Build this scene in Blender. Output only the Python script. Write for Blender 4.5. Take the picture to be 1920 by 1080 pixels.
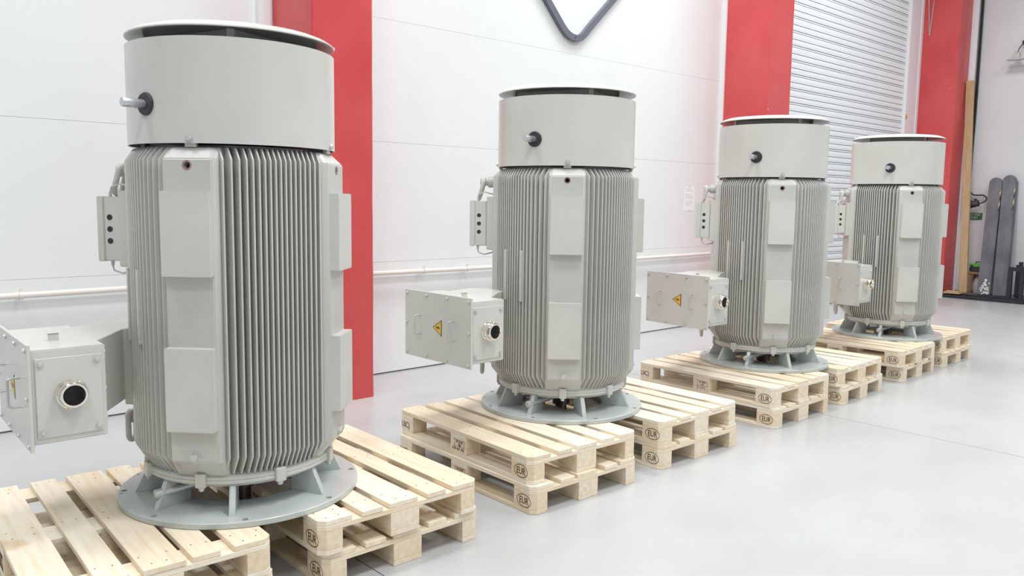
import bpy, bmesh, math, random
from mathutils import Vector, Matrix
random.seed(7)
SC = bpy.context.scene
COL = SC.collection
PI = math.pi
for o in list(bpy.data.objects):
    bpy.data.objects.remove(o, do_unlink=True)

# ------------------------------------------------------------------ camera
def rad(a): return math.radians(a)
YAW, PITCH, ROLL = rad(42.31658), rad(6.20681), rad(0.80294)
FPX, CAMH = 1529.84, 1.5626
fw = Vector((math.sin(YAW)*math.cos(PITCH), math.cos(YAW)*math.cos(PITCH), -math.sin(PITCH)))
r0 = Vector((math.cos(YAW), -math.sin(YAW), 0)); u0 = r0.cross(fw)
rt = r0*math.cos(ROLL)+u0*math.sin(ROLL); up = -r0*math.sin(ROLL)+u0*math.cos(ROLL)
cam_d = bpy.data.cameras.new('camera'); cam = bpy.data.objects.new('camera', cam_d); COL.objects.link(cam)
m = Matrix((rt, up, -fw)).transposed().to_4x4(); m.translation = Vector((0, 0, CAMH)); cam.matrix_world = m
cam_d.sensor_width = 36; cam_d.lens = FPX/1920*36; cam_d.clip_start = .05; cam_d.clip_end = 100
SC.camera = cam
# ------------------------------------------------------------------ view, world, lights
SC.view_settings.view_transform = 'Standard'; SC.view_settings.look = 'None'
SC.view_settings.gamma = 1; SC.view_settings.use_curve_mapping = False
SC.view_settings.exposure = 0.06
W = bpy.data.worlds.new('world'); SC.world = W; W.use_nodes = True
W.node_tree.nodes['Background'].inputs[0].default_value = (.9, .95, 1, 1)
W.node_tree.nodes['Background'].inputs[1].default_value = .1
CEIL = 7.6
def area(x, y, p, sx=1.4, sy=1.4, z=CEIL-.25, col=(.97, .99, 1)):
    d = bpy.data.lights.new('hall_light', 'AREA'); d.shape = 'RECTANGLE'; d.size = sx; d.size_y = sy
    d.energy = p; d.color = col; d.spread = rad(156)
    o = bpy.data.objects.new('hall_light', d); COL.objects.link(o); o.location = (x, y, z)
LP = 97
for x, y, k in ((-1.5, 4.2, 1.0), (2.6, 3.9, 1.0), (6.8, 4.2, 1.35), (11.2, 3.9, 1.35), (-1.5, -.2, 1.15), (2.8, .3, 1.5), (7.2, .3, 1.2), (11.6, .2, 1.0),
             (-1.5, -4.5, .85), (3.5, -4.5, .9), (9, -4.5, .7)):
    area(x, y, LP*k)

# ------------------------------------------------------------------ materials
def mat(name, col, rough=.5, metal=0, spec=.5):
    M = bpy.data.materials.new(name); M.use_nodes = True
    b = M.node_tree.nodes['Principled BSDF']
    b.inputs['Base Color'].default_value = (*col, 1); b.inputs['Roughness'].default_value = rough
    b.inputs['Metallic'].default_value = metal; b.inputs['Specular IOR Level'].default_value = spec
    return M
def N(M, t, **k):
    n = M.node_tree.nodes.new(t)
    for a, v in k.items(): setattr(n, a, v)
    return n
def L(M, a, b): M.node_tree.links.new(a, b)
def BS(M): return M.node_tree.nodes['Principled BSDF']
def noise(M, scale, detail=3, mapscale=(1, 1, 1), coord='Object', rnd=False):
    tc = N(M, 'ShaderNodeTexCoord'); mp = N(M, 'ShaderNodeMapping'); mp.inputs['Scale'].default_value = mapscale
    L(M, tc.outputs[coord], mp.inputs[0])
    if rnd:
        oi = N(M, 'ShaderNodeObjectInfo'); mu = N(M, 'ShaderNodeMath', operation='MULTIPLY'); mu.inputs[1].default_value = 37
        L(M, oi.outputs['Random'], mu.inputs[0]); cb = N(M, 'ShaderNodeCombineXYZ')
        for i in range(3): L(M, mu.outputs[0], cb.inputs[i])
        L(M, cb.outputs[0], mp.inputs['Location'])
    n = N(M, 'ShaderNodeTexNoise'); n.inputs['Scale'].default_value = scale; n.inputs['Detail'].default_value = detail
    L(M, mp.outputs[0], n.inputs['Vector'])
    return n.outputs['Fac']
def ramp(M, fac, stops):
    r = N(M, 'ShaderNodeValToRGB'); e = r.color_ramp.elements
    while len(e) < len(stops): e.new(.5)
    for i, (p, c) in enumerate(stops): e[i].position = p; e[i].color = (*c, 1)
    L(M, fac, r.inputs[0]); return r.outputs[0]
def mixc(M, fac, a, b, mode='MIX'):
    n = N(M, 'ShaderNodeMix', data_type='RGBA', blend_type=mode)
    if isinstance(fac, (int, float)): n.inputs[0].default_value = fac
    else: L(M, fac, n.inputs[0])
    for v, i in ((a, 6), (b, 7)):
        if isinstance(v, tuple): n.inputs[i].default_value = (*v, 1)
        else: L(M, v, n.inputs[i])
    return n.outputs[2]
def bump(M, fac, s, dist=.01):
    b = N(M, 'ShaderNodeBump'); b.inputs['Strength'].default_value = s; b.inputs['Distance'].default_value = dist
    L(M, fac, b.inputs['Height']); L(M, b.outputs[0], BS(M).inputs['Normal'])

def paint(name, col, rough):
    M = mat(name, col, rough)
    f = noise(M, 2.2, 4)
    d = tuple(c*.93 for c in col); e = tuple(min(1, c*1.05) for c in col)
    L(M, ramp(M, f, [(.3, d), (.7, e)]), BS(M).inputs['Base Color'])
    bump(M, noise(M, 160, 2), .05, .002)
    return M
M_paint = paint('grey_paint', (.635, .635, .588), .26)
M_cast = paint('cast_grey_paint', (.575, .575, .535), .3)
M_plate = paint('flange_sheen_paint', (.52, .56, .54), .28)  # the flange's sheen is put into this bluish base colour
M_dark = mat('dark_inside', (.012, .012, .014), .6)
M_black = mat('black_rubber', (.03, .03, .037), .45)
M_zinc = mat('zinc', (.62, .64, .66), .35, .7)
M_nickel = mat('nickel', (.86, .82, .74), .12, 1)
M_bolt = mat('bright_bolt', (.62, .63, .6), .3, .4)
M_handle = mat('handle_steel', (.6, .6, .57), .3, .4)
M_shaft = mat('shaft_steel', (.09, .08, .085), .35, .8)
M_plug = mat('pink_plug', (.35, .2, .2), .6)
M_yellow = mat('warning_yellow', (.83, .48, .05), .45)
M_ink = mat('burnt_ink', (.09, .035, .012), .8)
M_signblack = mat('sign_black', (.02, .02, .02), .5)

def wood_mat(name, axis, dark=1.0, warm=0.0):
    M = mat(name, (.8, .66, .47), .55, 0, .3)
    s = [14, 14, 14]; s[axis] = 1.1
    g = noise(M, 3.0, 4, tuple(s), rnd=True)
    a = tuple(c*dark for c in (.94, .875-.07*warm, .76-.14*warm)); b = tuple(c*dark for c in (.87, .76-.08*warm, .59-.14*warm))
    c1 = ramp(M, g, [(.32, b), (.6, a), (.8, tuple(min(.95, c*1.05) for c in a))])
    k = noise(M, 3.2, 2, (1, 1, 1), rnd=True)
    kn = ramp(M, k, [(.70, (1, 1, 1)), (.78, (.8, .66, .5))])
    c2 = mixc(M, 1.0, c1, kn, 'MULTIPLY')
    oi = N(M, 'ShaderNodeObjectInfo')
    tint = ramp(M, oi.outputs['Random'], [(0, (1.0, .99, .96)), (.5, (.97, .93, .86)), (.8, (.95, .88, .78)), (1, (1, 1, 1))])
    c3 = mixc(M, 1.0, c2, tint, 'MULTIPLY')
    L(M, c3, BS(M).inputs['Base Color'])
    bump(M, g, .15, .003)
    return M
M_wx = wood_mat('pine_along', 0); M_wy = wood_mat('pine_across', 1); M_wz = wood_mat('pine_block', 0, .97, .35)
M_nail = mat('nail', (.2, .17, .14), .5, .5)

M_wall = mat('white_wall_panel', (.86, .89, .9), .38)
L(M_wall, ramp(M_wall, noise(M_wall, .9, 3, coord='Object'), [(.3, (.82, .85, .845)), (.7, (.86, .885, .88))]), BS(M_wall).inputs['Base Color'])
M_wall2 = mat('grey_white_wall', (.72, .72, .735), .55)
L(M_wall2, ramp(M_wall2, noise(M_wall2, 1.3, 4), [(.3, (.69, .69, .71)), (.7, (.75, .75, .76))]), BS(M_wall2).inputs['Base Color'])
M_far = mat('grey_wall', (.56, .57, .58), .7)
M_trim = mat('white_trim', (.84, .84, .86), .4)
M_ceil = mat('ceiling_white', (.82, .83, .84), .7)
M_gap = mat('joint_dark', (.42, .43, .43), .8)
M_slat = mat('shutter_white', (.83, .87, .88), .42)
L(M_slat, ramp(M_slat, noise(M_slat, 1.6, 5, (1, 1, 9), rnd=True), [(.2, (.74, .76, .76)), (.36, (.84, .88, .89)), (1, (.87, .91, .92))]), BS(M_slat).inputs['Base Color'])
# red paint over rough board-marked concrete
M_red = mat('red_paint', (.58, .045, .05), .3)
f1 = noise(M_red, 1.4, 5)
c = ramp(M_red, f1, [(.3, (.60, .062, .068)), (.72, (.70, .10, .10))])
f2 = noise(M_red, 9, 6)
c = mixc(M_red, ramp(M_red, f2, [(.735, (0, 0, 0)), (.76, (1, 1, 1))]), c, (.8, .6, .58))
L(M_red, c, BS(M_red).inputs['Base Color'])
vo = N(M_red, 'ShaderNodeTexVoronoi'); vo.inputs['Scale'].default_value = .1
tc = N(M_red, 'ShaderNodeTexCoord'); L(M_red, tc.outputs['Object'], vo.inputs['Vector'])
pits = ramp(M_red, vo.outputs['Distance'], [(.05, (0, 0, 0)), (.16, (1, 1, 1))])
bd = noise(M_red, 3, 5, (9, 9, .6))
bump(M_red, mixc(M_red, .5, pits, bd), .35, .01)
# floor: light polished concrete
M_floor = mat('concrete_floor', (.6, .6, .6), .3, 0, .4)
fa = noise(M_floor, .55, 6, coord='Object'); fb = noise(M_floor, 5, 8, (1, 2.6, 1), coord='Object')
cf = ramp(M_floor, fa, [(.3, (.485, .49, .49)), (.7, (.54, .545, .545))])
fc = noise(M_floor, 1.7, 7, (1, 1.8, 1))
cf = mixc(M_floor, ramp(M_floor, fc, [(.45, (.0, .0, .0)), (.75, (.55, .55, .55))]), cf, (.445, .442, .44))
L(M_floor, cf, BS(M_floor).inputs['Base Color'])
L(M_floor, ramp(M_floor, fa, [(.3, (.26, .26, .26)), (.7, (.36, .36, .36))]), BS(M_floor).inputs['Roughness'])
M_pipe = mat('cream_pipe', (.8, .76, .7), .4)
M_vsign = mat('slate_sign', (.15, .16, .20), .4)
M_paper = mat('paper', (.93, .94, .95), .6)
M_print = mat('grey_print', (.6, .62, .66), .6)
M_steel = mat('black_steel', (.035, .035, .042), .45, .3)
M_fork = mat('worn_grey_steel', (.16, .16, .18), .5, .35)
L(M_fork, ramp(M_fork, noise(M_fork, 6, 6, (1, 1, .35)), [(.3, (.11, .11, .125)), (.7, (.22, .22, .24))]), BS(M_fork).inputs['Base Color'])
M_flake = mat('flaking_white', (.75, .75, .74), .8)
M_plank = wood_mat('weathered_plank', 2, .62, 2.0)
M_green = mat('green_plastic', (.12, .42, .06), .45)
M_gsign = mat('green_sign', (.02, .17, .07), .45)
M_cable = mat('black_cable', (.025, .025, .03), .5)
M_sack = mat('grey_sack', (.5, .48, .45), .8)
M_stool = mat('brown_wood', (.36, .2, .09), .6)

# ------------------------------------------------------------------ mesh helpers
class MB:
    def __init__(s): s.v = []; s.f = []
    def add(s, vs, fs):
        n = len(s.v); s.v += [tuple(v) for v in vs]; s.f += [[i+n for i in f] for f in fs]; return s
    def box(s, x0, y0, z0, x1, y1, z1):
        return s.prism([(x0, y0), (x1, y0), (x1, y1), (x0, y1)], z0, z1)
    def prism(s, poly, z0, z1):
        n = len(poly)
        vs = [(x, y, z0) for x, y in poly]+[(x, y, z1) for x, y in poly]
        fs = [list(range(n))[::-1], list(range(n, 2*n))]+[[i, (i+1) % n, (i+1) % n+n, i+n] for i in range(n)]
        return s.add(vs, fs)
    def loft(s, rings, cap=True):
        n = len(rings[0]); vs = [p for r in rings for p in r]; fs = []
        for k in range(len(rings)-1):
            fs += [[k*n+i, k*n+(i+1) % n, (k+1)*n+(i+1) % n, (k+1)*n+i] for i in range(n)]
        if cap: fs += [list(range(n))[::-1], [(len(rings)-1)*n+i for i in range(n)]]
        return s.add(vs, fs)
    def lathe(s, prof, seg=48, M=None, closed=False):
        # profile (r, z) about z; closed profile makes a solid ring
        M = M or Matrix.Identity(4); vs = []; fs = []; n = len(prof)
        for i in range(seg):
            a = 2*PI*i/seg
            for r, z in prof: vs.append(M @ Vector((r*math.cos(a), r*math.sin(a), z)))
        for i in range(seg):
            j = (i+1) % seg
            for k in range(n if closed else n-1):
                k2 = (k+1) % n
                fs.append([i*n+k, j*n+k, j*n+k2, i*n+k2])
        if not closed:
            if prof[0][0] > 1e-6: fs.append([i*n for i in range(seg)][::-1])
            if prof[-1][0] > 1e-6: fs.append([i*n+n-1 for i in range(seg)])
        return s.add(vs, fs)
    def cyl(s, p0, p1, r0, r1=None, seg=16):
        p0 = Vector(p0); p1 = Vector(p1); d = p1-p0
        M = Matrix.Translation(p0) @ d.to_track_quat('Z', 'Y').to_matrix().to_4x4()
        return s.lathe([(r0, 0), (r0 if r1 is None else r1, d.length)], seg, M)
    def turned(s, p0, p1, prof, seg=24, closed=False):
        p0 = Vector(p0); d = Vector(p1)-p0
        M = Matrix.Translation(p0) @ d.to_track_quat('Z', 'Y').to_matrix().to_4x4()
        return s.lathe(prof, seg, M, closed)
    def tube(s, pts, r, seg=8, closed=False):
        pts = [Vector(p) for p in pts]; n = len(pts); rings = []
        nrm = None
        for i, p in enumerate(pts):
            a = pts[i-1] if (i > 0 or closed) else p; b = pts[(i+1) % n] if (i < n-1 or closed) else p
            t = (b-a).normalized()
            if nrm is None:
                nrm = t.orthogonal().normalized()
            nrm = (nrm-t*nrm.dot(t)).normalized(); bn = t.cross(nrm)
            rings.append([p+nrm*r*math.cos(2*PI*k/seg)+bn*r*math.sin(2*PI*k/seg) for k in range(seg)])
        if closed:
            vs = [p for r_ in rings for p in r_]; fs = []
            for k in range(n):
                k2 = (k+1) % n
                fs += [[k*seg+i, k*seg+(i+1) % seg, k2*seg+(i+1) % seg, k2*seg+i] for i in range(seg)]
            return s.add(vs, fs)
        return s.loft(rings)
    def mesh(s, name, material=None, bev=0, seg=1, smooth=35, M=None):
        me = bpy.data.meshes.new(name); me.from_pydata(s.v, [], s.f)
        bm = bmesh.new(); bm.from_mesh(me)
        bmesh.ops.recalc_face_normals(bm, faces=bm.faces)
        if bev:
            es = [e for e in bm.edges if len(e.link_faces) == 2 and e.calc_face_angle(0) > rad(30)]
            bmesh.ops.bevel(bm, geom=es, offset=bev, segments=seg, affect='EDGES', clamp_overlap=True)
        if M is not None: bm.transform(M)
        bm.to_mesh(me); bm.free()
        if smooth:
            me.shade_smooth(); me.set_sharp_from_angle(angle=rad(smooth))
        if material: me.materials.append(material)
        return me
def ob(name, me, parent=None, loc=(0, 0, 0), rot=(0, 0, 0)):
    o = bpy.data.objects.new(name, me); COL.objects.link(o)
    o.location = loc; o.rotation_euler = rot
    if parent: o.parent = parent
    return o
def tag(o, label=None, cat=None, group=None, kind=None):
    if label: o['label'] = label
    if cat: o['category'] = cat
    if group: o['group'] = group
    if kind: o['kind'] = kind
    return o
def empty(name, loc=(0, 0, 0), rz=0):
    o = bpy.data.objects.new(name, None); COL.objects.link(o); o.location = loc; o.rotation_euler = (0, 0, rz)
    o.empty_display_size = .1; return o
def copy_tree(o, parent=None):
    c = o.copy(); COL.objects.link(c)
    if parent: c.parent = parent
    for ch in list(o.children): copy_tree(ch, c)
    return c
def boolean(me, cutter):
    a = bpy.data.objects.new('tmp_a', me); b = bpy.data.objects.new('tmp_b', cutter)
    COL.objects.link(a); COL.objects.link(b)
    md = a.modifiers.new('b', 'BOOLEAN'); md.operation = 'DIFFERENCE'; md.object = b; md.solver = 'EXACT'
    dg = bpy.context.evaluated_depsgraph_get(); dg.update()
    r = bpy.data.meshes.new_from_object(a.evaluated_get(dg), preserve_all_data_layers=True, depsgraph=dg)
    bpy.data.objects.remove(a); bpy.data.objects.remove(b)
    r.shade_smooth(); r.set_sharp_from_angle(angle=rad(35))
    return r
def text_mesh(name, body, size, material, ext=.0006, M=None, sx=1, bold=0):
    cu = bpy.data.curves.new(name, 'FONT'); cu.body = body; cu.size = size; cu.extrude = ext; cu.align_x = 'CENTER'; cu.align_y = 'CENTER'
    cu.offset = bold; cu.resolution_u = 3; cu.space_line = .9
    o = bpy.data.objects.new('tmp_t', cu); COL.objects.link(o)
    dg = bpy.context.evaluated_depsgraph_get(); dg.update()
    me = bpy.data.meshes.new_from_object(o.evaluated_get(dg), depsgraph=dg)
    bpy.data.objects.remove(o)
    me.materials.clear(); me.materials.append(material); me.name = name
    me.transform(Matrix.Diagonal((sx, 1, 1, 1)))
    if M is not None: me.transform(M)
    return me

# ------------------------------------------------------------------ the hall
XL, XR, YB, YF = -6.0, 15.6, 6.05, -7.0
joints = [XL, -2.12, 1.80, 5.73, 9.66, 13.6, XR+.05]
fl = tag(ob('floor', MB().box(XL, YF, -.2, XR+.1, YB+.3, -.02).mesh('floor', mat('joint_fill', (.1, .1, .1), .9))), kind='structure')
for i in range(len(joints)-1):
    for y0, y1 in ((YF, -1.6), (-1.6, YB+.3)):
        o = ob('slab', MB().box(joints[i]+.003, y0+.001, -.1, joints[i+1]-.003, y1-.001, 0).mesh('slab', M_floor), fl)
tag(ob('ceiling', MB().box(XL-.1, YF-.1, CEIL, XR+.3, YB+.4, CEIL+.1).mesh('ceiling', M_ceil)), kind='structure')
tag(ob('wall_left', MB().box(XL-.1, YF-.1, 0, XL, YB+.3, CEIL).mesh('wall_left', M_far)), kind='structure')
tag(ob('wall_front', MB().box(XL, YF-.1, 0, XR+.1, YF, CEIL).mesh('wall_front', M_far)), kind='structure')
wb = tag(ob('wall_back', MB().box(XL, YB+.02, 0, XR+.3, YB+.3, CEIL).mesh('wall_back', M_gap)), kind='structure')
# shutter opening: the backing sits behind the slats too
zs = [.012, 1.0, 2.042, 3.078, 4.11, 5.15, 6.2, CEIL]
for xa, xb in ((XL, 2.85), (3.45, 9.06)):
    for k in range(len(zs)-1):
        ob('panel', MB().box(xa, YB, zs[k]+.0008, xb, YB+.02, zs[k+1]-.0008).mesh('panel', M_wall), wb)
ob('panel', MB().box(9.6, YB, 5.6, 14.4, YB+.02, CEIL).mesh('panel', M_wall), wb)
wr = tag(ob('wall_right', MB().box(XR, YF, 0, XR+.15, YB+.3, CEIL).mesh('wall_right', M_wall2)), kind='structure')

def pillar(i, x0, x1, label):
    y0, y1 = 5.39, YB+.02
    m_ = MB(); rings = []
    nz = 40
    for k in range(nz+1):
        z = CEIL*k/nz; j = lambda: random.uniform(-.003, .003)
        c_ = .012
        rings.append([(x0+c_+j(), y0, z), (x1-c_+j(), y0, z), (x1+j(), y0+c_, z), (x1, y1, z), (x0, y1, z), (x0+j(), y0+c_, z)])
    m_.loft(rings)
    o = ob('trim_%d' % i, m_.mesh('pillar', M_red)); tag(o, label, None, None, 'structure')
pillar(1, 2.945, 3.455, 'red painted concrete pillar behind the nearest motor')
pillar(2, 9.05, 9.58, 'red painted concrete pillar left of the white roller shutter')
pillar(3, 14.98, 15.5, 'dark red pillar in the far corner right of the roller shutter')
# white uprights on the wall beside the pillars
def trim(i, x0, x1, y0, extra=()):
    m_ = MB().box(x0, y0, 0, x1, YB+.02, CEIL)
    for a, b, d in extra: m_.box(a, d, 0, b, y0, CEIL)
    tag(ob('trim_%d' % i, m_.mesh('upright', M_trim, .003)), kind='structure')
trim(4, 2.835, 2.945, 5.99, [(2.86, 2.925, 5.975)])
trim(5, 9.02, 9.05, 6.0); trim(6, 9.055, 9.25, 6.03)
trim(7, 14.45, 14.98, 6.0, [(14.45, 14.5, 5.98), (14.9, 14.98, 5.985)])
trim(8, 9.58, 9.66, 6.0)
o = ob('trim_9', MB().box(15.5, 5.36, 0, XR, YB, CEIL).box(15.53, 5.30, 0, XR, 5.36, CEIL).mesh('upright', M_trim, .003)); tag(o, kind='structure')
o = ob('trim_10', MB().box(15.56, 5.255, .0, 15.6, 5.285, CEIL).mesh('strip', M_steel)); tag(o, kind='structure')
# small yellow tag on the shutter frame
o = ob('warning_tag', MB().box(14.452, 5.968, 3.02, 14.50, 5.979, 3.10).mesh('warning_tag', M_yellow, .001)); tag(o, 'tiny yellow tag on the white frame at the right edge of the roller shutter', 'sign')
ob('tag_mark', MB().add([(14.46, 5.9675, 3.03), (14.49, 5.9675, 3.03), (14.475, 5.9675, 3.075)], [[0, 1, 2]]).mesh('tag_mark', M_signblack, smooth=0), o)
# roller shutter
sh = tag(ob('door_1', MB().box(9.6, 6.06, 0, 14.45, 6.07, 5.6).mesh('shutter_back', M_gap)), 'white ribbed roller shutter between two red pillars', kind='structure')
P = .196
prof = [(-.012, 0), (-.012, .006), (.010, .0065), (.010, .027), (-.010, .0275), (-.010, .034), (.012, .0345), (.015, .07), (.012, .106), (-.010, .1065), (-.010, .113), (.012, .1135), (.015, .155), (.012, .1955), (-.012, .196)]
sm = MB()
n = len(prof)
sm.add([(9.64, 6.045-d, z) for d, z in prof]+[(14.448, 6.045-d, z) for d, z in prof], [[i, i+1, n+i+1, n+i] for i in range(n-1)])
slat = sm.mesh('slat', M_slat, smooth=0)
slat.materials.append(mat('groove_shade', (.2, .21, .21), .8))  # groove and joint faces coloured dark to paint in the shade lines
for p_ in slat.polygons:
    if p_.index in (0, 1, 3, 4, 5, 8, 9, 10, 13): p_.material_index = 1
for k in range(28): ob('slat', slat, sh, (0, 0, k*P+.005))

# ------------------------------------------------------------------ pallets
def chamf(x0, y0, x1, y1, c=(0, 0, 0, 0)):
    p = []
    for (x, y, dx, dy), k in zip(((x0, y0, 1, 1), (x1, y0, -1, 1), (x1, y1, -1, -1), (x0, y1, 1, -1)), c):
        if not k: p.append((x, y))
        else:
            a, b = (x+dx*k, y), (x, y+dy*k)
            p += [b, a] if (dx*dy > 0) else [a, b]
    return p
CH = .028
def pmesh(name, x0, y0, x1, y1, h, material, c=(0, 0, 0, 0), bev=.0018):
    cx, cy = (x0+x1)/2, (y0+y1)/2
    return MB().prism([(x-cx, y-cy) for x, y in chamf(x0, y0, x1, y1, c)], -h/2, h/2).mesh(name, material, bev, smooth=0), (cx, cy)
YS = [(0, .145), (.186, .286), (.3275, .4725), (.514, .614), (.655, .8)]
XS = [(0, .145), (.5275, .6725), (1.055, 1.2)]
YB_ = [(0, .1), (.3275, .4725), (.7, .8)]
def corner_c(x0, y0, x1, y1):
    return tuple(CH if (x in (0, 1.2) and y in (0, .8)) else 0 for x, y in ((x0, y0), (x1, y0), (x1, y1), (x0, y1)))
PART = []   # (name, mesh, (x, y, z))
for a, b in YS:
    me, c = pmesh('deck_board', 0, a, 1.2, b, .0215, M_wx, corner_c(0, a, 1.2, b)); PART.append(['deck_board', me, (c[0], c[1], .133)])
for a, b in XS:
    me, c = pmesh('cross_board', a, 0, b, .8, .0215, M_wy, corner_c(a, 0, b, .8)); PART.append(['cross_board', me, (c[0], c[1], .111)])
for a, b in XS:
    for d, e in YB_:
        me, c = pmesh('block', a, d, b, e, .078, M_wz, corner_c(a, d, b, e)); PART.append(['block', me, (c[0], c[1], .061)])
for d, e in YB_:
    me, c = pmesh('bottom_board', 0, d, 1.2, e, .0215, M_wx, corner_c(0, d, 1.2, e)); PART.append(['bottom_board', me, (c[0], c[1], .011)])
nm = MB()
for i, (a, b) in enumerate(YS):
    for x0, x1 in XS:
        for fx, fy in ((.25, .2), (.75, .3), (.3, .8), (.7, .72)):
            if b-a < .12 and fy in (.3, .72): continue
            x, y = x0+(x1-x0)*fx+random.uniform(-.01, .01), a+(b-a)*fy+random.uniform(-.008, .008)
            nm.cyl((x, y, .1436), (x, y, .1443), .0035, seg=6)
nails = nm.mesh('nails', M_nail)
RX = Matrix.Rotation(PI/2, 4, 'X')
def oval(rx, rz, w):
    m_ = MB(); n_ = 36; vs = []
    for s_ in (0, -.0006):
        for k in (1, 0):
            for i in range(n_):
                a = 2*PI*i/n_; vs.append(((rx-w*k)*math.cos(a), s_, (rz-w*k)*math.sin(a)))
    fs = []
    for i in range(n_):
        j = (i+1) % n_
        fs += [[2*n_+i, 2*n_+j, 3*n_+j, 3*n_+i]]
    m_.add(vs, fs); return m_
eur_text = text_mesh('eur_letters', 'EUR', .05, M_ink, M=Matrix.Translation((0, -.0003, -.001)) @ RX, sx=.75)
eur_oval = oval(.052, .034, .0035).mesh('eur_oval', M_ink)
uic_text = text_mesh('uic_letters', 'UIC)', .05, M_ink, M=Matrix.Translation((-.005, -.0003, 0)) @ RX, sx=.85)
def stencil(l1, l2, l3):
    m_ = MB()
    for a in ((-.045, .031, .055, .0325), (-.045, -.006, .055, -.0045), (.0535, -.006, .055, .032), (-.032, -.006, -.0305, .032)):
        m_.box(a[0], -.0006, a[1], a[2], .0002, a[3])
    fr = m_.mesh('stencil_frame', M_ink)
    t = text_mesh('stencil_letters', l1+'\n'+l2, .02, M_ink, M=Matrix.Translation((.012, -.0003, .0125)) @ RX, sx=.9)
    u = text_mesh('stencil_number', l3, .022, M_ink, M=Matrix.Translation((0, -.0003, -.019)) @ RX, sx=.9)
    return fr, t, u
ST = [stencil('01-2103', 'HB', '(150 467 -07)'), stencil('01-7037', 'HT', '(1 114 1)')]
SZ = .144
def mark(name, me, block, dx=0, dz=0):
    b = block
    return ob(name, me, b, (dx, -b['hw']-.0004, dz))
def pallet(cx, cy, th, z, label, group, stencil_k=0, uic=True):
    # cx, cy: aisle-side far corner; th: turn
    c, s = math.cos(th), math.sin(th)
    Lx, Wx = Vector((s, -c, 0)), Vector((c, s, 0))
    org = Vector((cx, cy, z))-1.2*Lx-.8*Wx
    root = empty('pallet', org, th-PI/2); tag(root, label, 'pallet', group)
    nb = 0
    for name, me, loc in PART:
        o = ob(name, me, root, loc)
        if name == 'deck_board':
            i = [p for p in PART if p[0] == 'deck_board'].index([name, me, loc])
            if 0 < i < 4: o.location.y += random.uniform(-.012, .012)
            o.location.x += random.uniform(-.003, .003); o.rotation_euler.z = random.uniform(-.002, .002)
        if name == 'block':
            k, r = divmod(nb, 3); nb += 1
            if r == 0:
                o['hw'] = .05
                if k == 2:
                    mark('brand_oval', eur_oval, o, .004); mark('brand_letters', eur_text, o, .004)
                if k == 0 and uic: mark('brand_letters', uic_text, o)
                if k == 1 and stencil_k is not None:
                    for q, me_ in zip(('stencil_frame', 'stencil_letters', 'stencil_number'), ST[stencil_k]): mark(q, me_, o)
                del o['hw']
    o = ob('nails', nails, root); o['kind'] = 'stuff'
    return root
PL = [  # (x, y, theta) upper then lower
 ('near', 'wall', (1.3312, 2.7797, -.045), (1.345, 2.79, -.035)),
 ('near', 'far', (2.3281, 2.7661, -.0126), (2.352, 2.785, -.002)),
 ('second', 'near', (3.5199, 2.8065, -.038), (3.5157, 2.7944, -.0138)),
 ('second', 'far', (4.562, 2.8271, .0078), (4.5618, 2.8145, -.0066)),
 ('third', 'near', (5.8628, 2.8511, -.0093), (5.8677, 2.8507, .0095)),
 ('third', 'far', (6.8728, 2.8971, .02), (6.9037, 2.896, .0446)),
 ('fourth', 'near', (8.0363, 2.9055, .012), (8.1209, 2.9342, .0352)),
 ('fourth', 'far', (9.1714, 2.9743, .012), (9.1215, 2.9467, .0264))]
wordy = {0: 'under the left half of the nearest motor', 1: 'under the right half of the nearest motor',
         2: 'under the left half of the second motor', 3: 'under the right half of the second motor',
         4: 'under the left half of the third motor', 5: 'under the right half of the third motor',
         6: 'under the left half of the farthest motor', 7: 'under the right half of the farthest motor'}
for i, (_, _, u, l) in enumerate(PL):
    pallet(*l, 0, 'lower pale pine pallet on the floor %s' % wordy[i], 'pine pallets stacked in pairs', 0 if i < 4 else 1)
    pallet(*u, SZ, 'upper pale pine pallet of the pair %s' % wordy[i], 'pine pallets stacked in pairs', 0 if i < 4 else 1)

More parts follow.
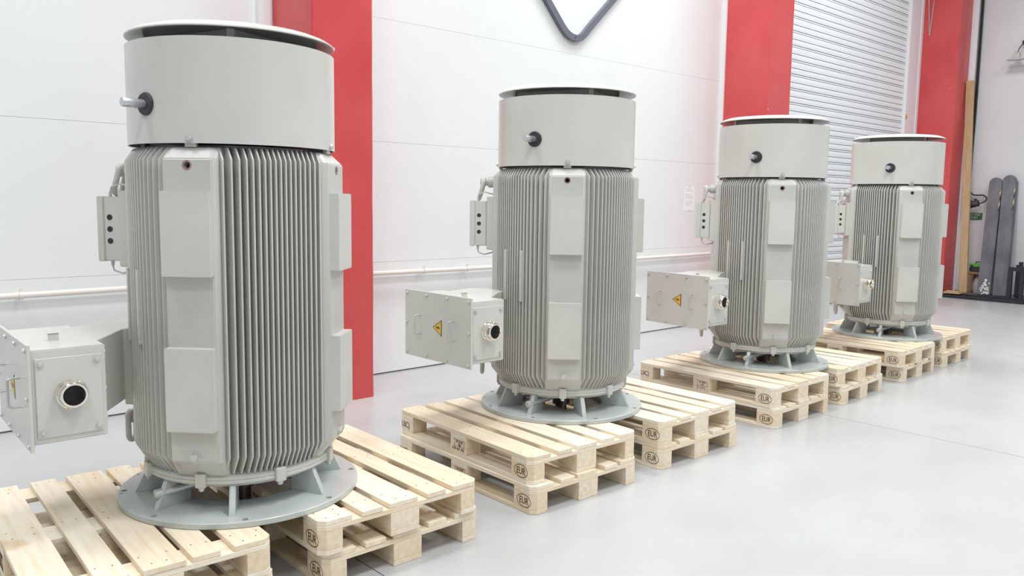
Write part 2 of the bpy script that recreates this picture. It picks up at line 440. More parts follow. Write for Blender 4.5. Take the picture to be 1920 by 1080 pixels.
# ------------------------------------------------------------------ motors (local frame: base of flange at z = 0 -> world z .288)
ZB = .2885
def zz(z): return z-ZB
def pol(r, a, z): return (r*math.cos(rad(a)), r*math.sin(rad(a)), z)
def hexbolt(p, d, r=.012, h=.012, washer=True):
    p = Vector(p); d = Vector(d).normalized(); m_ = MB()
    if washer: m_.cyl(p, p+d*.003, r*1.35, seg=16)
    m_.turned(p, p+d, [(r, .002), (r, h*.8), (r*.85, h)], 6)
    return m_
def build_motor():
    root = empty('electric_motor')
    # --- frame barrel with rims and bottom ring
    pr = [(.28, .405), (.345, .405), (.345, .426), (.386, .426), (.391, .431), (.391, .440), (.388, .443), (.391, .446), (.391, .456), (.378, .463), (.366, .470), (.345, .476), (.305, .52), (.305, 1.715), (.345, 1.752), (.28, 1.752)]
    ob('frame', MB().lathe([(r, zz(z)) for r, z in pr], 96).mesh('frame', M_cast), root)
    # --- fins, parallel inside each quadrant
    ts = [.0103, .031, .052, .0735, .096, .119, .1440, .1705, .1985]
    fins = {}
    for t in ts:
        d = lambda r: math.sqrt(r*r-t*t)
        outer = [(d(.30), .474), (d(.380), .464), (d(.426), .542), (d(.426), 1.695), (d(.394), 1.742), (d(.30), 1.742)]
        a, b = .0048, .0036
        n_ = len(outer); vs = []
        for s_ in (-1, 1):
            for x, z in outer:
                w = a if x < d(.37) else b
                vs.append((x, s_*w, zz(z)))
        m_ = MB().add(vs, [list(range(n_))[::-1], list(range(n_, 2*n_))]+[[i, (i+1) % n_, (i+1) % n_+n_, i+n_] for i in range(n_)])
        fins[t] = m_.mesh('cooling_fin', M_cast, .0014, smooth=30)
    for q in range(4):
        a = q*PI/2; c, s = math.cos(a), math.sin(a)
        for t in sorted([-x for x in ts]+ts):
            ob('cooling_fin', fins[abs(t)], root, (-s*t, c*t, 0), (0, 0, a))
    # --- corner bosses with two pads, a hole at the top and a bolt at the bottom
    def sec(z, n_, hw, nb):
        return [(.31, -.107, z), (nb, -.1055, z), (n_, -hw, z), (n_, hw, z), (nb, .1055, z), (.31, .107, z)]
    bm_ = MB().loft([sec(zz(.458), .376, .072, .366), sec(zz(.535), .437, .094, .410), sec(zz(1.696), .437, .094, .410), sec(zz(1.742), .392, .072, .37)])
    boss = bm_.mesh('corner_boss', M_cast, .004, 2)
    hb = MB().cyl((.40, 0, zz(1.672)), (.45, 0, zz(1.672)), .0135, seg=20).mesh('cut')
    boss = boolean(boss, hb)
    pad_u = MB().box(.40, -.094, zz(1.255), .474, .094, zz(1.576)).mesh('boss_pad', M_paint, .003, 2)
    pad_l = MB().box(.40, -.094, zz(.660), .474, .094, zz(.984)).mesh('boss_pad', M_paint, .003, 2)
    plug = MB().turned((.4365, 0, zz(1.672)), (1, 0, zz(1.672)), [(.0125, 0), (.0185, 0), (.0185, .0012), (.0125, .0012)], 24, True).mesh('hole_rim', M_plug)
    hole = MB().cyl((.401, 0, zz(1.672)), (.403, 0, zz(1.672)), .0132, seg=16).mesh('hole_bottom', M_dark)
    bbolt = hexbolt((.437, 0, zz(.555)), (1, 0, 0), .017, .016).mesh('bolt', M_bolt)
    for a in (45, 135, -135, -45):
        b = ob('corner_boss', boss, root, rot=(0, 0, rad(a)))
        ob('boss_pad', pad_u, b); ob('boss_pad', pad_l, b)
        if a != 135: ob('hole_rim', plug, b); ob('hole_bottom', hole, b)
        ob('bolt', bbolt, b)
    # --- clamp lugs under the frame
    lug = MB().box(.372, -.021, zz(.417), .405, .021, zz(.474)).mesh('clamp_lug', M_cast, .003)
    lb = hexbolt((.389, 0, zz(.4175)), (0, 0, -1), .0115, .016).mesh('bolt', M_bolt)
    for k in range(8):
        o = ob('clamp_lug', lug, root, rot=(0, 0, rad(k*45))); ob('bolt', lb, o)
    # --- base flange with holes and gussets
    ring = MB().lathe([(.255, 0), (.497, 0), (.5, .003), (.5, .022), (.497, .025), (.255, .025)], 128, closed=True).mesh('base_flange', M_plate)
    cut = MB()
    for k in range(8):
        x, y, _ = pol(.475, 22.5+45*k+1.5, 0); cut.cyl((x, y, -.02), (x, y, .05), .0125, seg=14)
    for a in (163, 134):
        x, y, _ = pol(.484, a, 0); cut.cyl((x, y, -.02), (x, y, .05), .006, seg=10)
    ring = boolean(ring, cut.mesh('cut'))
    fr = ob('base_flange', ring, root)
    gp = [(.272, .0245), (.432, .0245), (.378, zz(.427)), (.272, zz(.427))]
    g = MB().add([(x, s_*.0122, z) for s_ in (-1, 1) for x, z in gp], [[3, 2, 1, 0], [4, 5, 6, 7], [0, 1, 5, 4], [1, 2, 6, 5], [2, 3, 7, 6], [3, 0, 4, 7]]).mesh('gusset', M_plate, .0015)
    for a in (18, 62, 118, 162, -162, -117.5, -63, -18):
        ob('gusset', g, fr, rot=(0, 0, rad(a)))
    # --- shaft and seal housing
    ob('end_shield', MB().lathe([(.09, zz(.36)), (.15, zz(.375)), (.2, zz(.40)), (.29, zz(.407)), (.29, zz(.42)), (.09, zz(.42))], 48).mesh('end_shield', M_dark), root)
    ob('shaft', MB().lathe([(.001, -.08), (.033, -.08), (.036, -.075), (.036, .002), (.054, .004), (.054, .06), (.066, .065), (.066, zz(.385))], 40).mesh('shaft', M_shaft), root)
    # --- drain pipe
    p0 = Vector(pol(.40, -163, zz(.372))); p1 = Vector(pol(.20, -141, zz(.392)))
    dp = ob('drain_pipe', MB().cyl(p0, p1, .0175, seg=20).mesh('drain_pipe', M_zinc), root)
    ob('pipe_cap', MB().turned(p0+(p0-p1).normalized()*.024, p1, [(.001, 0), (.017, 0), (.0195, .003), (.0195, .032), (.0178, .033)], 24).mesh('pipe_cap', M_bolt), dp)
    # --- fan cowl
    co = ob('fan_cowl', MB().lathe([(.4085, zz(1.757)), (.4125, zz(1.7545)), (.4125, zz(2.147)), (.4085, zz(2.148))], 128, closed=True).mesh('fan_cowl', M_paint), root)
    ob('dark_guard_disc', MB().lathe([(.001, zz(2.09)), (.408, zz(2.09)), (.408, zz(2.096)), (.001, zz(2.096))], 64).mesh('dark_guard_disc', M_dark), co)  # solid black disc stands for the grille and the shade inside the cowl
    ob('dark_guard_disc', MB().lathe([(.001, zz(1.775)), (.408, zz(1.775)), (.408, zz(1.78)), (.001, zz(1.78))], 64).mesh('dark_guard_disc', M_dark), co)  # second black disc paints the shade in the gap below the cowl
    cb = hexbolt((.4125, 0, zz(1.772)), (1, 0, 0), .0115, .012).mesh('bolt', M_bolt)
    sp = MB().box(.385, -.022, zz(1.741), .405, .022, zz(1.775)).mesh('cowl_bracket', M_cast, .002)
    for a in (45, 135, -135, -45):
        ob('bolt', cb, co, rot=(0, 0, rad(a))); ob('cowl_bracket', sp, co, rot=(0, 0, rad(a)))
    d = Vector(pol(1, -162, 0)); b0 = Vector(pol(.412, -162, zz(1.902))); d2 = Vector(pol(1, -172, 0))
    ob('grommet', MB().turned(b0-d*.004, b0+d, [(.018, 0), (.043, .0), (.044, .008), (.040, .014), (.018, .015)], 32, True).mesh('grommet', M_black), co)
    lp = ob('lubrication_pipe', MB().turned(b0-d2*.05, b0+d2, [(.0165, 0), (.0165, .095), (.0178, .097), (.0178, .138), (.0165, .141), (.001, .141)], 24).mesh('lubrication_pipe', M_zinc), co)
    ob('grease_nipple', MB().cyl(b0+d2*.04+Vector((0, 0, -.02)), b0+d2*.04+Vector((0, 0, -.014)), .005, seg=8).mesh('grease_nipple', M_bolt), co)
    # --- rain cap on posts with square stiffener
    rc = ob('rain_cap', MB().lathe([(.001, zz(2.193)), (.36, zz(2.193)), (.411, zz(2.184)), (.414, zz(2.186)), (.413, zz(2.190)), (.392, zz(2.203)), (.362, zz(2.214)), (.28, zz(2.223)), (.001, zz(2.228))], 128).mesh('rain_cap', M_paint), root)
    R_ = .338
    for k in range(4):
        a0, a1 = -113+90*k, -113+90*(k+1)
        x, y, _ = pol(R_, a0, 0)
        post = MB().box(-.014, -.004, zz(2.09), .014, .004, zz(2.19)).mesh('cap_post', M_paint)
        ob('cap_post', post, rc, (x, y, 0), (0, 0, rad(a0+90)))
        x1, y1, _ = pol(R_, a1, 0)
        dx, dy = x1-x, y1-y; ln = math.hypot(dx, dy)
        st = MB().box(-ln/2, -.003, zz(2.155), ln/2, .003, zz(2.192)).mesh('cap_stiffener', M_paint)
        ob('cap_stiffener', st, rc, ((x+x1)/2*.965, (y+y1)/2*.965, 0), (0, 0, math.atan2(dy, dx)))
    # --- two flat rails standing between the fins on the terminal box side
    rail = MB().box(.405, -.008, zz(.972), .430, .008, zz(1.268)).mesh('mounting_rail', M_cast, .002)
    for t in (.061, -.068):
        ob('mounting_rail', rail, root, (0, -t, 0), (0, 0, PI))
    # --- small heater box on the upper pad at 135 degrees
    A = rad(135)
    def at135(me, name, par): return ob(name, me, par, rot=(0, 0, A))
    body = MB().box(.474, -.075, zz(1.278), .546, .075, zz(1.549)).box(.546, -.075, zz(1.278), .575, .075, zz(1.549)).mesh('heater_box', M_paint, .004, 2)
    hbx = at135(body, 'heater_box', root)
    lid = MB().box(.548, -.0765, zz(1.276), .578, .0765, zz(1.551)).mesh('heater_box_lid', M_paint, .003, 2)
    ob('box_lid', lid, hbx)
    hp = MB().turned((.522, 0, 0), (.522, 2, 0), [(.001, .0755), (.0085, .0755), (.0105, .0765), (.0125, .0755), (.0125, .0745)], 20)  # raised black discs stand in for the shade of open holes
    for z in (1.463, 1.413, 1.363):
        ob('dark_hole_disc', hp.mesh('dark_hole_disc', M_black), hbx, (0, 0, zz(z)))
    e = hbx.children
    for z0, sg in ((1.278, -1), (1.549, 1)):
        pts = [(.53, .05, zz(z0)), (.53, .05, zz(z0)+sg*.02), (.525, .05, zz(z0)+sg*.042), (.49, .045, zz(z0)+sg*.055), (.45, .03, zz(z0)+sg*.045), (.42, .0, zz(z0)+sg*.035)]
        q = MB().tube(pts, .004, 8); q.cyl((.53, .05, zz(z0)), (.53, .05, zz(z0)+sg*.022), .008, .006, 10)
        ob('cable', q.mesh('cable', M_handle), hbx)
    # holes are on the side facing the aisle (local +y of the turned box)
    # --- lifting eyes: swivel and link
    def link(c0, tilt, w, h, r):
        pts = []
        for k in range(28):
            a = 2*PI*k/28
            x, z = (w/2)*math.cos(a), (h/2-w/2)*(1 if math.sin(a) > 0 else -1)*(1 if abs(math.sin(a)) > .001 else 0)+(w/2)*math.sin(a)
            pts.append(Vector((0, x, z-(h/2-w/2)-r)))
        Rm = Matrix.Translation(c0) @ Matrix.Rotation(tilt, 4, 'Y')
        return [Rm @ p for p in pts]
    for z0, tl, nme in ((1.665, -.28, 'lifting_eye'), (.585, .0, 'lifting_eye')):
        r_in = .437
        m_ = MB().turned((r_in, 0, zz(z0)), (1, 0, zz(z0)), [(.033, 0), (.034, .03), (.03, .036), (.022, .038), (.022, .05), (.03, .056), (.031, .075), (.02, .084), (.001, .085)], 24)
        le = at135(m_.mesh(nme, M_cast), nme, root)
        ob('link', MB().tube(link(Vector((r_in+.062, 0, zz(z0))), tl, .062, .125, .0125), .0125, 10, True).mesh('link', M_cast), le)
    return root

def terminal_box(root, D, ymid, w, yhw):
    # cover plate faces -x at x = -D
    z0, z1 = zz(.688), zz(1.022)
    ya, yb = ymid-w/2+.022, ymid+w/2-.022
    xb = -D+.246
    tb = ob('terminal_box', MB().box(-D+.006, ya, z0, xb, yb, z1).mesh('terminal_box', M_paint, .004, 2), root)
    gz, gx = zz(.862), -D+.127
    ob('gland_plate', MB().box(-D+.02, ya-.006, z0+.022, xb-.014, ya+.001, z1-.03).mesh('gland_plate', M_paint, .0015), tb)
    for x in (-D+.036, xb-.030):
        for z in (z0+.042, z1-.05):
            ob('bolt', hexbolt((x, ya-.006, z), (0, -1, 0), .0088, .009).mesh('bolt', M_bolt), tb)
    gl = MB().turned((gx, ya-.006, gz), (gx, -9, gz), [(.036, 0), (.05, 0), (.05, .006), (.047, .008), (.047, .018), (.052, .020), (.052, .034), (.049, .036), (.049, .044), (.047, .054), (.043, .06), (.036, .06), (.034, .056), (.034, .0)], 40, True)
    ob('cable_gland', gl.mesh('cable_gland', M_nickel), tb)
    ob('gland_bore', MB().cyl((gx, ya-.0065, gz), (gx, ya-.02, gz), .0345, seg=24).mesh('gland_bore', M_dark), tb)
    lt = MB().box(-D+.10, ymid-.09, z1, -D+.135, ymid-.085, z1+.026).box(-D+.10, ymid-.09, z1+.022, -D+.135, ymid-.065, z1+.026)
    ob('lifting_tab', lt.mesh('lifting_tab', M_paint), tb)
    for z in (z0+.06, (z0+z1)/2, z1-.03):
        ob('bolt', hexbolt((xb, ya+.03, z), (1, 0, 0), .007, .008).mesh('bolt', M_bolt), tb)
    # cover
    zc0, zc1 = zz(.668), zz(1.046)
    yc0, yc1 = ymid-w/2, ymid+w/2
    cv = ob('terminal_box_cover', MB().box(-D-.006, yc0, zc0, -D+.006, yc1, zc1).mesh('cover', M_paint, .0015), root)
    bl = hexbolt((0, 0, 0), (-1, 0, 0), .0082, .009).mesh('bolt', M_bolt)
    for y in [yc0+.02+(w-.04)*k/3 for k in range(4)]:
        for z in (zc0+.02, zc1-.02): ob('bolt', bl, cv, (-D-.006, y, z))
    for y in (yc0+.02, yc1-.02): ob('bolt', bl, cv, (-D-.006, y, (zc0+zc1)/2))
    zc = (zc0+zc1)/2
    for dy in (-.15, .15):
        y = ymid+dy
        pts = [(-D-.005, y, zc+.052), (-D-.034, y, zc+.052), (-D-.042, y, zc+.049), (-D-.045, y, zc+.042), (-D-.045, y, zc-.042), (-D-.042, y, zc-.049), (-D-.034, y, zc-.052), (-D-.005, y, zc-.052)]
        ob('handle', MB().tube(pts, .0045, 10).mesh('handle', M_handle), cv)
    # warning triangle, printed point to the far side
    ty = ymid-.012; x = -D-.0062; hs = .046
    def tri(s_, x_): return [(x_, ty-.034*s_, zc+hs*s_), (x_, ty-.034*s_, zc-hs*s_), (x_, ty+.046*s_, zc)]
    ob('warning_border', MB().loft([tri(1, x+.001), tri(1, x-.0006)]).mesh('warning_border', M_signblack, smooth=0), cv)
    ob('warning_sign', MB().loft([tri(.84, x), tri(.84, x-.0010)]).mesh('warning_sign', M_yellow, smooth=0), cv)
    zg = [(.019, -.002), (.004, .008), (.003, .001), (-.013, .010), (-.002, -.006), (-.001, .001), (.012, -.010)]
    zb = [(-.004, .013), (.004, .000), (.0055, .005), (.020, -.006), (.009, .010), (.006, .003)]
    poly = [(.021, -.003), (.001, .009), (.002, .002), (-.016, .010), (-.0165, .006), (-.008, -.0005), (-.002, -.010), (-.004, -.003), (.012, -.010)]
    bolt_sym = MB().add([(x-.0012, ty+a*.9-.004, zc+b*.95) for a, b in [(.024, .004), (.002, -.011), (.004, -.001), (-.017, -.006), (-.017, -.002), (.0005, .012), (-.001, .0025), (.022, .008)]], [list(range(8))])
    ob('lightning_mark', bolt_sym.mesh('lightning_mark', M_signblack, smooth=0), cv)
    # neck between box and frame: flares towards the box
    y0 = 0.0
    def s4(x_, hw_, a, b, yc): return [(x_, yc-hw_, a), (x_, yc+hw_, a), (x_, yc+hw_, b), (x_, yc-hw_, b)]
    za, zb2 = zz(.722), z1-.006
    def ring4(xn, yn, xf, yf): return [(xn, yn, za), (xf, yf, za), (xf, yf, zb2), (xn, yn, zb2)]
    nk = MB().loft([ring4(xb-.01, ymid-.16, xb-.01, ymid+.24), ring4(-.445, .10, -.47, .36), ring4(-.36, .10, -.30, .33)])
    ob('box_neck', nk.mesh('box_neck', M_paint, .003), root)

def move_motor(root, x, y, rz, label):
    root.location = (x, y, ZB); root.rotation_euler.z = rz
    tag(root, label, 'motor', 'grey vertical motors on pallets')
base = build_motor()
motors = [base]+[copy_tree(base) for _ in range(3)]
MP = [(1.4813, 3.3818, -1.8, .848, .010, .585), (3.6243, 3.5088, .5, .94, .051, .59), (5.9098, 3.4522, -4.0, 1.072, .014, .575), (8.1669, 3.431, -2.5, 1.10, .055, .64)]
ML = ['nearest and largest grey finned vertical motor, in front of the first red pillar',
      'second grey finned vertical motor from the left, below the dark pointed wall sign',
      'third grey finned vertical motor from the left, in front of the second red pillar',
      'farthest grey finned vertical motor, in front of the roller shutter and corner pillar']
for o, (x, y, rz, D, ym, w), lb in zip(motors, MP, ML):
    terminal_box(o, D, ym, w, 0)
    move_motor(o, x, y, rad(rz), lb)

# ------------------------------------------------------------------ things on the back wall
def wall_pipe(x0, x1, label, clamps):
    n_ = max(8, int((x1-x0)*2)); pts = [(x0+(x1-x0)*k/n_, 5.985, .912-.012*math.sin(PI*k/n_)) for k in range(n_+1)]
    o = ob('wall_pipe', MB().tube(pts, .021, 14).mesh('wall_pipe', M_pipe)); tag(o, label, 'pipe', 'cream pipes along the wall')
    for x in clamps:
        z = .912-.012*math.sin(PI*(x-x0)/(x1-x0))
        m_ = MB().turned((x-.01, 5.985, z), (x+1, 5.985, z), [(.021, 0), (.026, 0), (.026, .02), (.021, .02)], 16, True)
        m_.box(x-.011, 5.98, z-.01, x+.011, 6.05, z+.01).box(x-.006, 5.975, z+.02, x+.006, 5.99, z+.045)
        ob('pipe_clamp', m_.mesh('pipe_clamp', M_pipe), o)
wall_pipe(-2.5, 2.835, 'thin cream pipe low on the wall left of the nearest motor', (-.4, 1.17, 2.3))
wall_pipe(3.46, 9.02, 'thin cream pipe low on the wall behind the second and third motors', (4.37, 4.87, 6.2, 8.156))
# pointed logo outline on the wall
P0 = Vector((6.325, 0, 3.30)); dl = Vector((-.46, 0, .33)).normalized(); dr = Vector((.655, 0, .50)).normalized()
dl = (Vector((5.853, 0, 3.60))-Vector((6.12, 0, 3.325))).normalized(); dr = (Vector((6.97, 0, 3.79))-Vector((6.52, 0, 3.36))).normalized()
pts = [Vector((6.12, 0, 3.325))+dl*1.5, Vector((6.12, 0, 3.325))]
for a, b in ((6.19, 3.268), (6.255, 3.24), (6.325, 3.232), (6.395, 3.247), (6.455, 3.292)): pts.append(Vector((a, 0, b)))
pts += [Vector((6.52, 0, 3.36)), Vector((6.52, 0, 3.36))+dr*1.4]
hw = .033; vs = []; 
for y in (6.0, 6.045):
    for i, p in enumerate(pts):
        t = (pts[min(i+1, len(pts)-1)]-pts[max(i-1, 0)]).normalized(); nn = Vector((-t.z, 0, t.x))
        vs += [(p.x+nn.x*hw, y, p.z+nn.z*hw), (p.x-nn.x*hw, y, p.z-nn.z*hw)]
n_ = len(pts); fs = []
for i in range(n_-1):
    a = 2*i; b = 2*n_
    fs += [[a, a+1, a+3, a+2], [b+a, b+a+2, b+a+3, b+a+1], [a, a+2, b+a+2, b+a], [a+1, b+a+1, b+a+3, a+3]]
fs += [[0, 2*n_, 2*n_+1, 1], [2*n_-2, 2*n_-1, 4*n_-1, 4*n_-2]]
o = ob('wall_emblem', MB().add(vs, fs).mesh('wall_emblem', M_vsign, smooth=0))
tag(o, 'slate grey pointed outline emblem mounted high on the white wall', 'sign')
ob('screw', MB().cyl((6.30, 5.998, 3.236), (6.30, 6.0, 3.236), .008, seg=10).mesh('screw', M_signblack), o)
# paper notice
o = ob('paper_notice', MB().box(8.345, 6.0445, 1.45, 8.56, 6.0465, 1.75).mesh('paper_notice', M_paper)); o.location.y = .0025
tag(o, 'white printed paper notice on the wall left of the third motor', 'notice')
pm = MB()
for k in range(10):
    if k in (2, 6): continue
    pm.box(8.375, 6.0438, 1.715-k*.022, 8.375+(.15 if k % 3 else .11), 6.0447, 1.721-k*.022)
ob('printed_lines', pm.mesh('printed_lines', M_print), o)
for x, z in ((8.45, 1.743), (8.45, 1.462)): ob('pin', MB().cyl((x, 6.0425, z), (x, 6.0447, z), .005, seg=10).mesh('pin', M_signblack), o)
# chain in front of corner pillar
cm = MB(); c0 = Vector((14.95, 5.868, 4.47))
path = []
for k in range(34): path.append(Vector((14.95, 5.925-.055*k/33, 5.2-.73*k/33)))
for k in range(33, -1, -1): path.append(Vector((14.95, 5.815+.05*k/33, 5.2-.73*k/33)))
for i in range(len(path)-1):
    c_ = (path[i]+path[i+1])/2; q = []
    for k in range(6):
        a = 2*PI*k/6
        off = Vector((.008*math.cos(a), 0, .017*math.sin(a))) if i % 2 else Vector((0, .008*math.cos(a), .017*math.sin(a)))
        q.append(c_+off)
    cm.tube(q, .003, 4, True)
tag(ob('pull_chain', cm.mesh('pull_chain', M_zinc)), 'thin steel pull chain hanging in front of the corner pillar', 'chain')

# ------------------------------------------------------------------ right end wall
# black steel rail frame on the floor
rf = empty('steel_floor_frame', (14.8, 4.7, 0)); tag(rf, 'low black steel frame on the floor along the end wall', 'frame')
for x0, x1, h in ((14.78, 14.83, .05), (15.0, 15.05, .065), (15.5, 15.55, .07)):
    ob('rail', MB().box(x0-14.8, -.62, 0, x1-14.8, .66, h).mesh('rail', M_steel, .004), rf)
for y in (-.6, -.1, .3, .62):
    ob('tie_bar', MB().box(.03, y-.02, .004, .72, y+.02, .045).mesh('tie_bar', M_steel, .003), rf)
ob('deck_plate', MB().box(.25, -.6, .045, .72, .64, .064).mesh('deck_plate', M_fork, .003), rf)
# black steel rack at the right edge of the picture
rk = empty('steel_rack', (14.9, 4.05, 0)); tag(rk, 'black steel rack with rollers at the right edge beside the grey fork sleeves', 'rack')
for x, y, h in ((-.02, .27, .585), (-.02, .10, .60), (-.02, -.35, .6), (.35, .27, .6), (.35, -.35, .6), (.16, .18, .66)):
    ob('upright', MB().box(x-.028, y-.028, 0, x+.028, y+.028, h).mesh('upright', M_steel, .003), rk)
for z in (.04, .55):
    ob('crossbar', MB().box(-.05, -.38, z-.03, .01, .30, z+.03).mesh('crossbar', M_steel, .003), rk)
    ob('crossbar', MB().box(.32, -.38, z-.03, .38, .30, z+.03).mesh('crossbar', M_steel, .003), rk)
for y in (.19, -.02, -.2):
    ob('roller', MB().turned((.16, y, .10), (.16, y, 1), [(.001, 0), (.05, 0), (.055, .005), (.055, .42), (.05, .43), (.001, .43)], 20).mesh('roller', M_steel), rk)
    ob('roller_end', MB().cyl((.16, y, .53), (.16, y, .60), .025, seg=14).mesh('roller_end', M_zinc), rk)
# leaning plank
def lean(name, yb, yt, xb, xt, z0, z1, w, t, me_fn): pass
pk = MB(); 
def leaning(xb, yb, zb_, xt, yt, zt, w, t, m_):
    a = Vector((xb, yb, zb_)); b = Vector((xt, yt, zt)); d = (b-a); ln = d.length; z = d.normalized()
    y = Vector((0, 1, 0)); y = (y-z*y.dot(z)).normalized(); x = y.cross(z)
    return Matrix.Translation(a) @ Matrix((x, y, z)).transposed().to_4x4(), ln
Mx, ln = leaning(15.20, 5.118, .067, 15.42, 5.325, 3.69, .2, .05, None)
o = ob('wooden_plank', MB().box(-.03, -.060, 0, .03, .060, ln).mesh('wooden_plank', M_plank, .003)); o.matrix_world = Mx
tag(o, 'tall brown weathered plank leaning upright beside the corner pillar', 'plank')
# two grey fork sleeves leaning on the wall
M_pale = mat('worn_yellow', (.62, .55, .22), .6)
def sleeve(yb, yt, xb, xt, zt, label, flakes):
    Mx, ln = leaning(xb, yb, .068, xt, yt, zt, .2, .06, None)
    w = .10
    poly = [(-w, 0), (w, 0), (w, ln-.09)]+[(w*math.cos(a), ln-.09+.085*math.sin(a)) for a in [PI*k/10 for k in range(1, 10)]]+[(-w, ln-.09)]
    vs = [(-.045, y, z) for y, z in poly]+[(.015, y, z) for y, z in poly]; n_ = len(poly)
    body = MB().add(vs, [list(range(n_)), list(range(n_, 2*n_))[::-1]]+[[i, (i+1) % n_, (i+1) % n_+n_, i+n_] for i in range(n_)])
    o = ob('fork_sleeve', body.mesh('fork_sleeve', M_fork, .006, 2)); o.matrix_world = Mx
    tag(o, label, 'fork sleeve', 'grey fork sleeves leaning on the end wall')
    ob('side_flange', MB().box(.015, -w-.006, .02, .06, -w+.008, ln-.1).mesh('side_flange', M_fork, .002), o)
    ob('side_flange', MB().box(.015, w-.008, .02, .06, w+.006, ln-.1).mesh('side_flange', M_fork, .002), o)
    for k in range(4):
        z = ln-.62+k*.1
        q = [(-.0465, -w+.02, z), (-.0465, -w+.0, z+.05), (-.0465, -w+.0, z+.10), (-.0465, -w+.02, z+.05)]
        q2 = [(-.0448, a[1], a[2]) for a in q]
        ob('hazard_stripe', MB().loft([q2, q]).mesh('hazard_stripe', M_pale if k % 2 else M_signblack, smooth=0), o)
    if flakes:
        fm = MB()
        rnd = random.Random(3)
        for k in range(26):
            y = rnd.uniform(-.085, .06); z = abs(rnd.gauss(0, .11))+.01; r = rnd.uniform(.012, .03)
            if z > .26: continue
            fm.prism([(y+r*math.cos(a)*rnd.uniform(.6, 1), z+r*math.sin(a)*rnd.uniform(.6, 1)) for a in [2*PI*i/7 for i in range(7)]], 0, .0015)
        me = fm.mesh('flaked_patch', M_flake, M=Matrix(((0, 0, 1, -.0468), (1, 0, 0, 0), (0, 1, 0, 0), (0, 0, 0, 1))), smooth=0)
        ob('flaked_patch', me, o)['kind'] = 'stuff'
sleeve(4.765, 4.825, 15.12, 15.52, 2.04, 'left grey steel fork sleeve with flaking white foot, leaning on the wall', True)
sleeve(4.525, 4.62, 15.12, 15.52, 2.08, 'right grey steel fork sleeve leaning on the wall beside the black rack', False)
# green sign
gs = ob('exit_sign_plate', MB().box(15.578, 5.035, 1.322, 15.59, 5.30, 1.435).mesh('sign', M_gsign, .001)); gs.name = 'green_sign'
gs.location.x = .01
tag(gs, 'small green plate with white lettering on the end wall under the black plug', 'sign')
Mt = Matrix(((0, 0, -1, 15.5775), (-1, 0, 0, 5.165), (0, 1, 0, 1.38), (0, 0, 0, 1)))
ob('sign_letters', text_mesh('sign_letters', 'ЦЕНТР УПРАВЛ\nСЕКЦИИ', .05, mat('sign_white', (.75, .85, .8), .5), M=Mt, sx=.55), gs)
# cable and plug
pb = ob('power_plug', MB().turned((15.44, 5.215, 1.585), (15.44, 4.9, 1.6), [(.03, .0), (.055, .0), (.072, .015), (.072, .045), (.058, .055), (.055, .10), (.045, .12), (.04, .16), (.022, .17), (.001, .17)], 24).mesh('power_plug', M_black))
tag(pb, 'large black power plug on a black cable beside the leaning plank', 'plug')
ob('plug_face', MB().turned((15.44, 5.212, 1.585), (15.44, 4.9, 1.6), [(.001, .004), (.04, .004), (.044, .0), (.05, .0), (.05, .006), (.001, .006)], 24).mesh('plug_face', mat('plug_grey', (.25, .25, .28), .5)), pb)
ob('latch', MB().box(15.42, 5.09, 1.645, 15.46, 5.13, 1.685).box(15.42, 5.06, 1.63, 15.46, 5.08, 1.66).mesh('latch', M_black, .004), pb)
ctrl = [(15.44, 5.05, 1.602), (15.46, 5.0, 1.62), (15.50, 4.965, 1.66), (15.52, 4.97, 1.71), (15.53, 5.03, 1.745), (15.53, 5.12, 1.745), (15.54, 5.2, 1.76), (15.545, 5.25, 1.86), (15.55, 5.26, 2.2), (15.55, 5.245, 3.2), (15.55, 5.25, 5.5)]
cv_pts = []
for i in range(len(ctrl)-1):
    p0, p1, p2, p3 = [Vector(ctrl[max(0, min(len(ctrl)-1, i+k))]) for k in (-1, 0, 1, 2)]
    for k in range(6):
        t = k/6
        cv_pts.append(.5*((2*p1)+(-p0+p2)*t+(2*p0-5*p1+4*p2-p3)*t*t+(-p0+3*p1-3*p2+p3)*t**3))
ob('cable', MB().tube(cv_pts, .012, 8).mesh('cable', M_cable), pb)
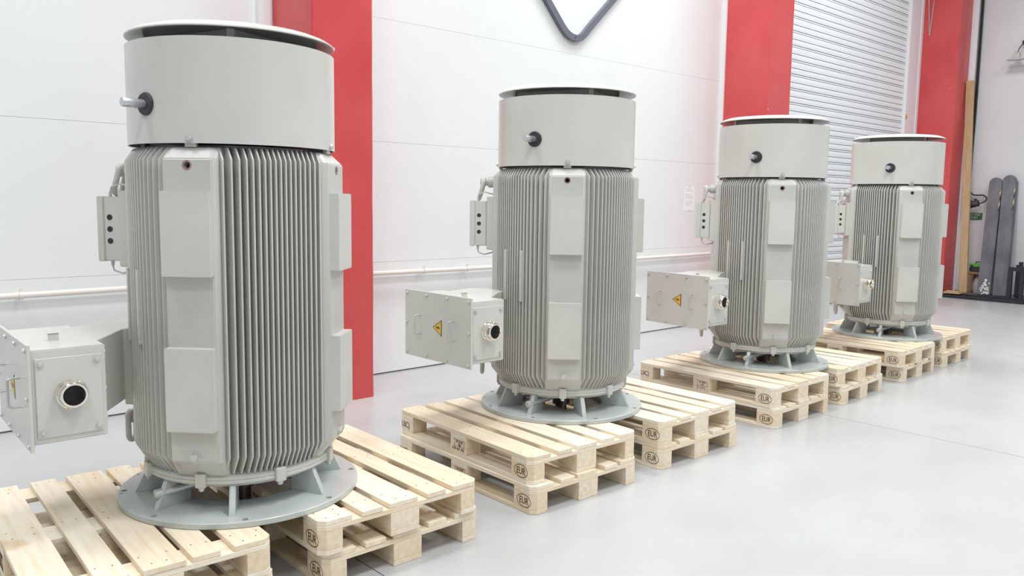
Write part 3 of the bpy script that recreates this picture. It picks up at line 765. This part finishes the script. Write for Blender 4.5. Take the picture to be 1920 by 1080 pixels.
# stool with green topped tool box behind the plank
tb_ = empty('tool_case', (15.43, 4.965, .43)); tag(tb_, 'black tool case with a bright green lid behind the leaning plank', 'tool case')
ob('case_body', MB().box(-.12, -.125, 0, .12, .125, .085).mesh('case_body', M_black, .012, 2), tb_)
ob('case_lid', MB().box(-.125, -.13, .085, .125, .13, .14).mesh('case_lid', M_green, .012, 2), tb_)
ob('case_handle', MB().tube([(0, -.06, .14), (0, -.06, .17), (0, .06, .17), (0, .06, .14)], .009, 8).mesh('case_handle', M_black), tb_)
for y in (-.08, .08): ob('latch', MB().box(-.133, y-.02, .07, -.122, y+.02, .12).mesh('latch', M_black, .002), tb_)
st_ = empty('wooden_stool', (15.43, 4.965, .064)); tag(st_, 'small brown wooden stool carrying the green lidded tool case', 'stool')
ob('seat', MB().box(-.13, -.13, .33, .13, .13, .3655).mesh('seat', M_stool, .004), st_)
for x in (-.1, .1):
    for y in (-.1, .1): ob('leg', MB().box(x-.016, y-.016, 0, x+.016, y+.016, .33).mesh('leg', M_stool, .003), st_)
sk = MB()
sk.lathe([(.001, .0), (.075, .0), (.085, .06), (.082, .16), (.06, .24), (.03, .27), (.001, .275)], 20)
o = ob('grey_sack', sk.mesh('grey_sack', M_sack), loc=(15.43, 4.965, .066)); tag(o, 'small crumpled pale sack tucked under the wooden stool', 'sack')
o = ob('wood_offcut', MB().box(-.09, -.13, 0, .09, .13, .025).box(-.05, -.10, .025, .05, .10, .045).mesh('wood_offcut', M_plank, .003), loc=(14.93, 5.19, .066), rot=(0, 0, .1))
tag(o, 'flat brown wood offcut lying at the foot of the corner pillar', 'wood')
# wall lamp at the right edge
wl = empty('wall_lamp', (15.45, 4.66, 3.99)); tag(wl, 'pale flat lamp on a bracket at the upper right edge of the end wall', 'lamp')
ob('lamp_tray', MB().box(-.09, -.32, -.025, .06, .125, .0).mesh('lamp_tray', mat('lamp_grey', (.55, .55, .54), .4), .006, 2), wl)
ob('lamp_box', MB().box(-.04, -.06, .0, .04, .035, .085).prism([(-.03, -.05), (.03, -.05), (.03, .025), (-.03, .025)], .085, .11).mesh('lamp_box', M_handle, .006), wl)
ob('lamp_cable', MB().tube([(0, -.02, .11), (.02, -.035, .17), (.06, -.05, .22), (.12, -.07, .27)], .008, 8).mesh('lamp_cable', M_steel), wl)
ob('wall_bracket', MB().box(.08, -.16, .24, .15, -.05, .30).mesh('wall_bracket', M_steel, .006), wl)
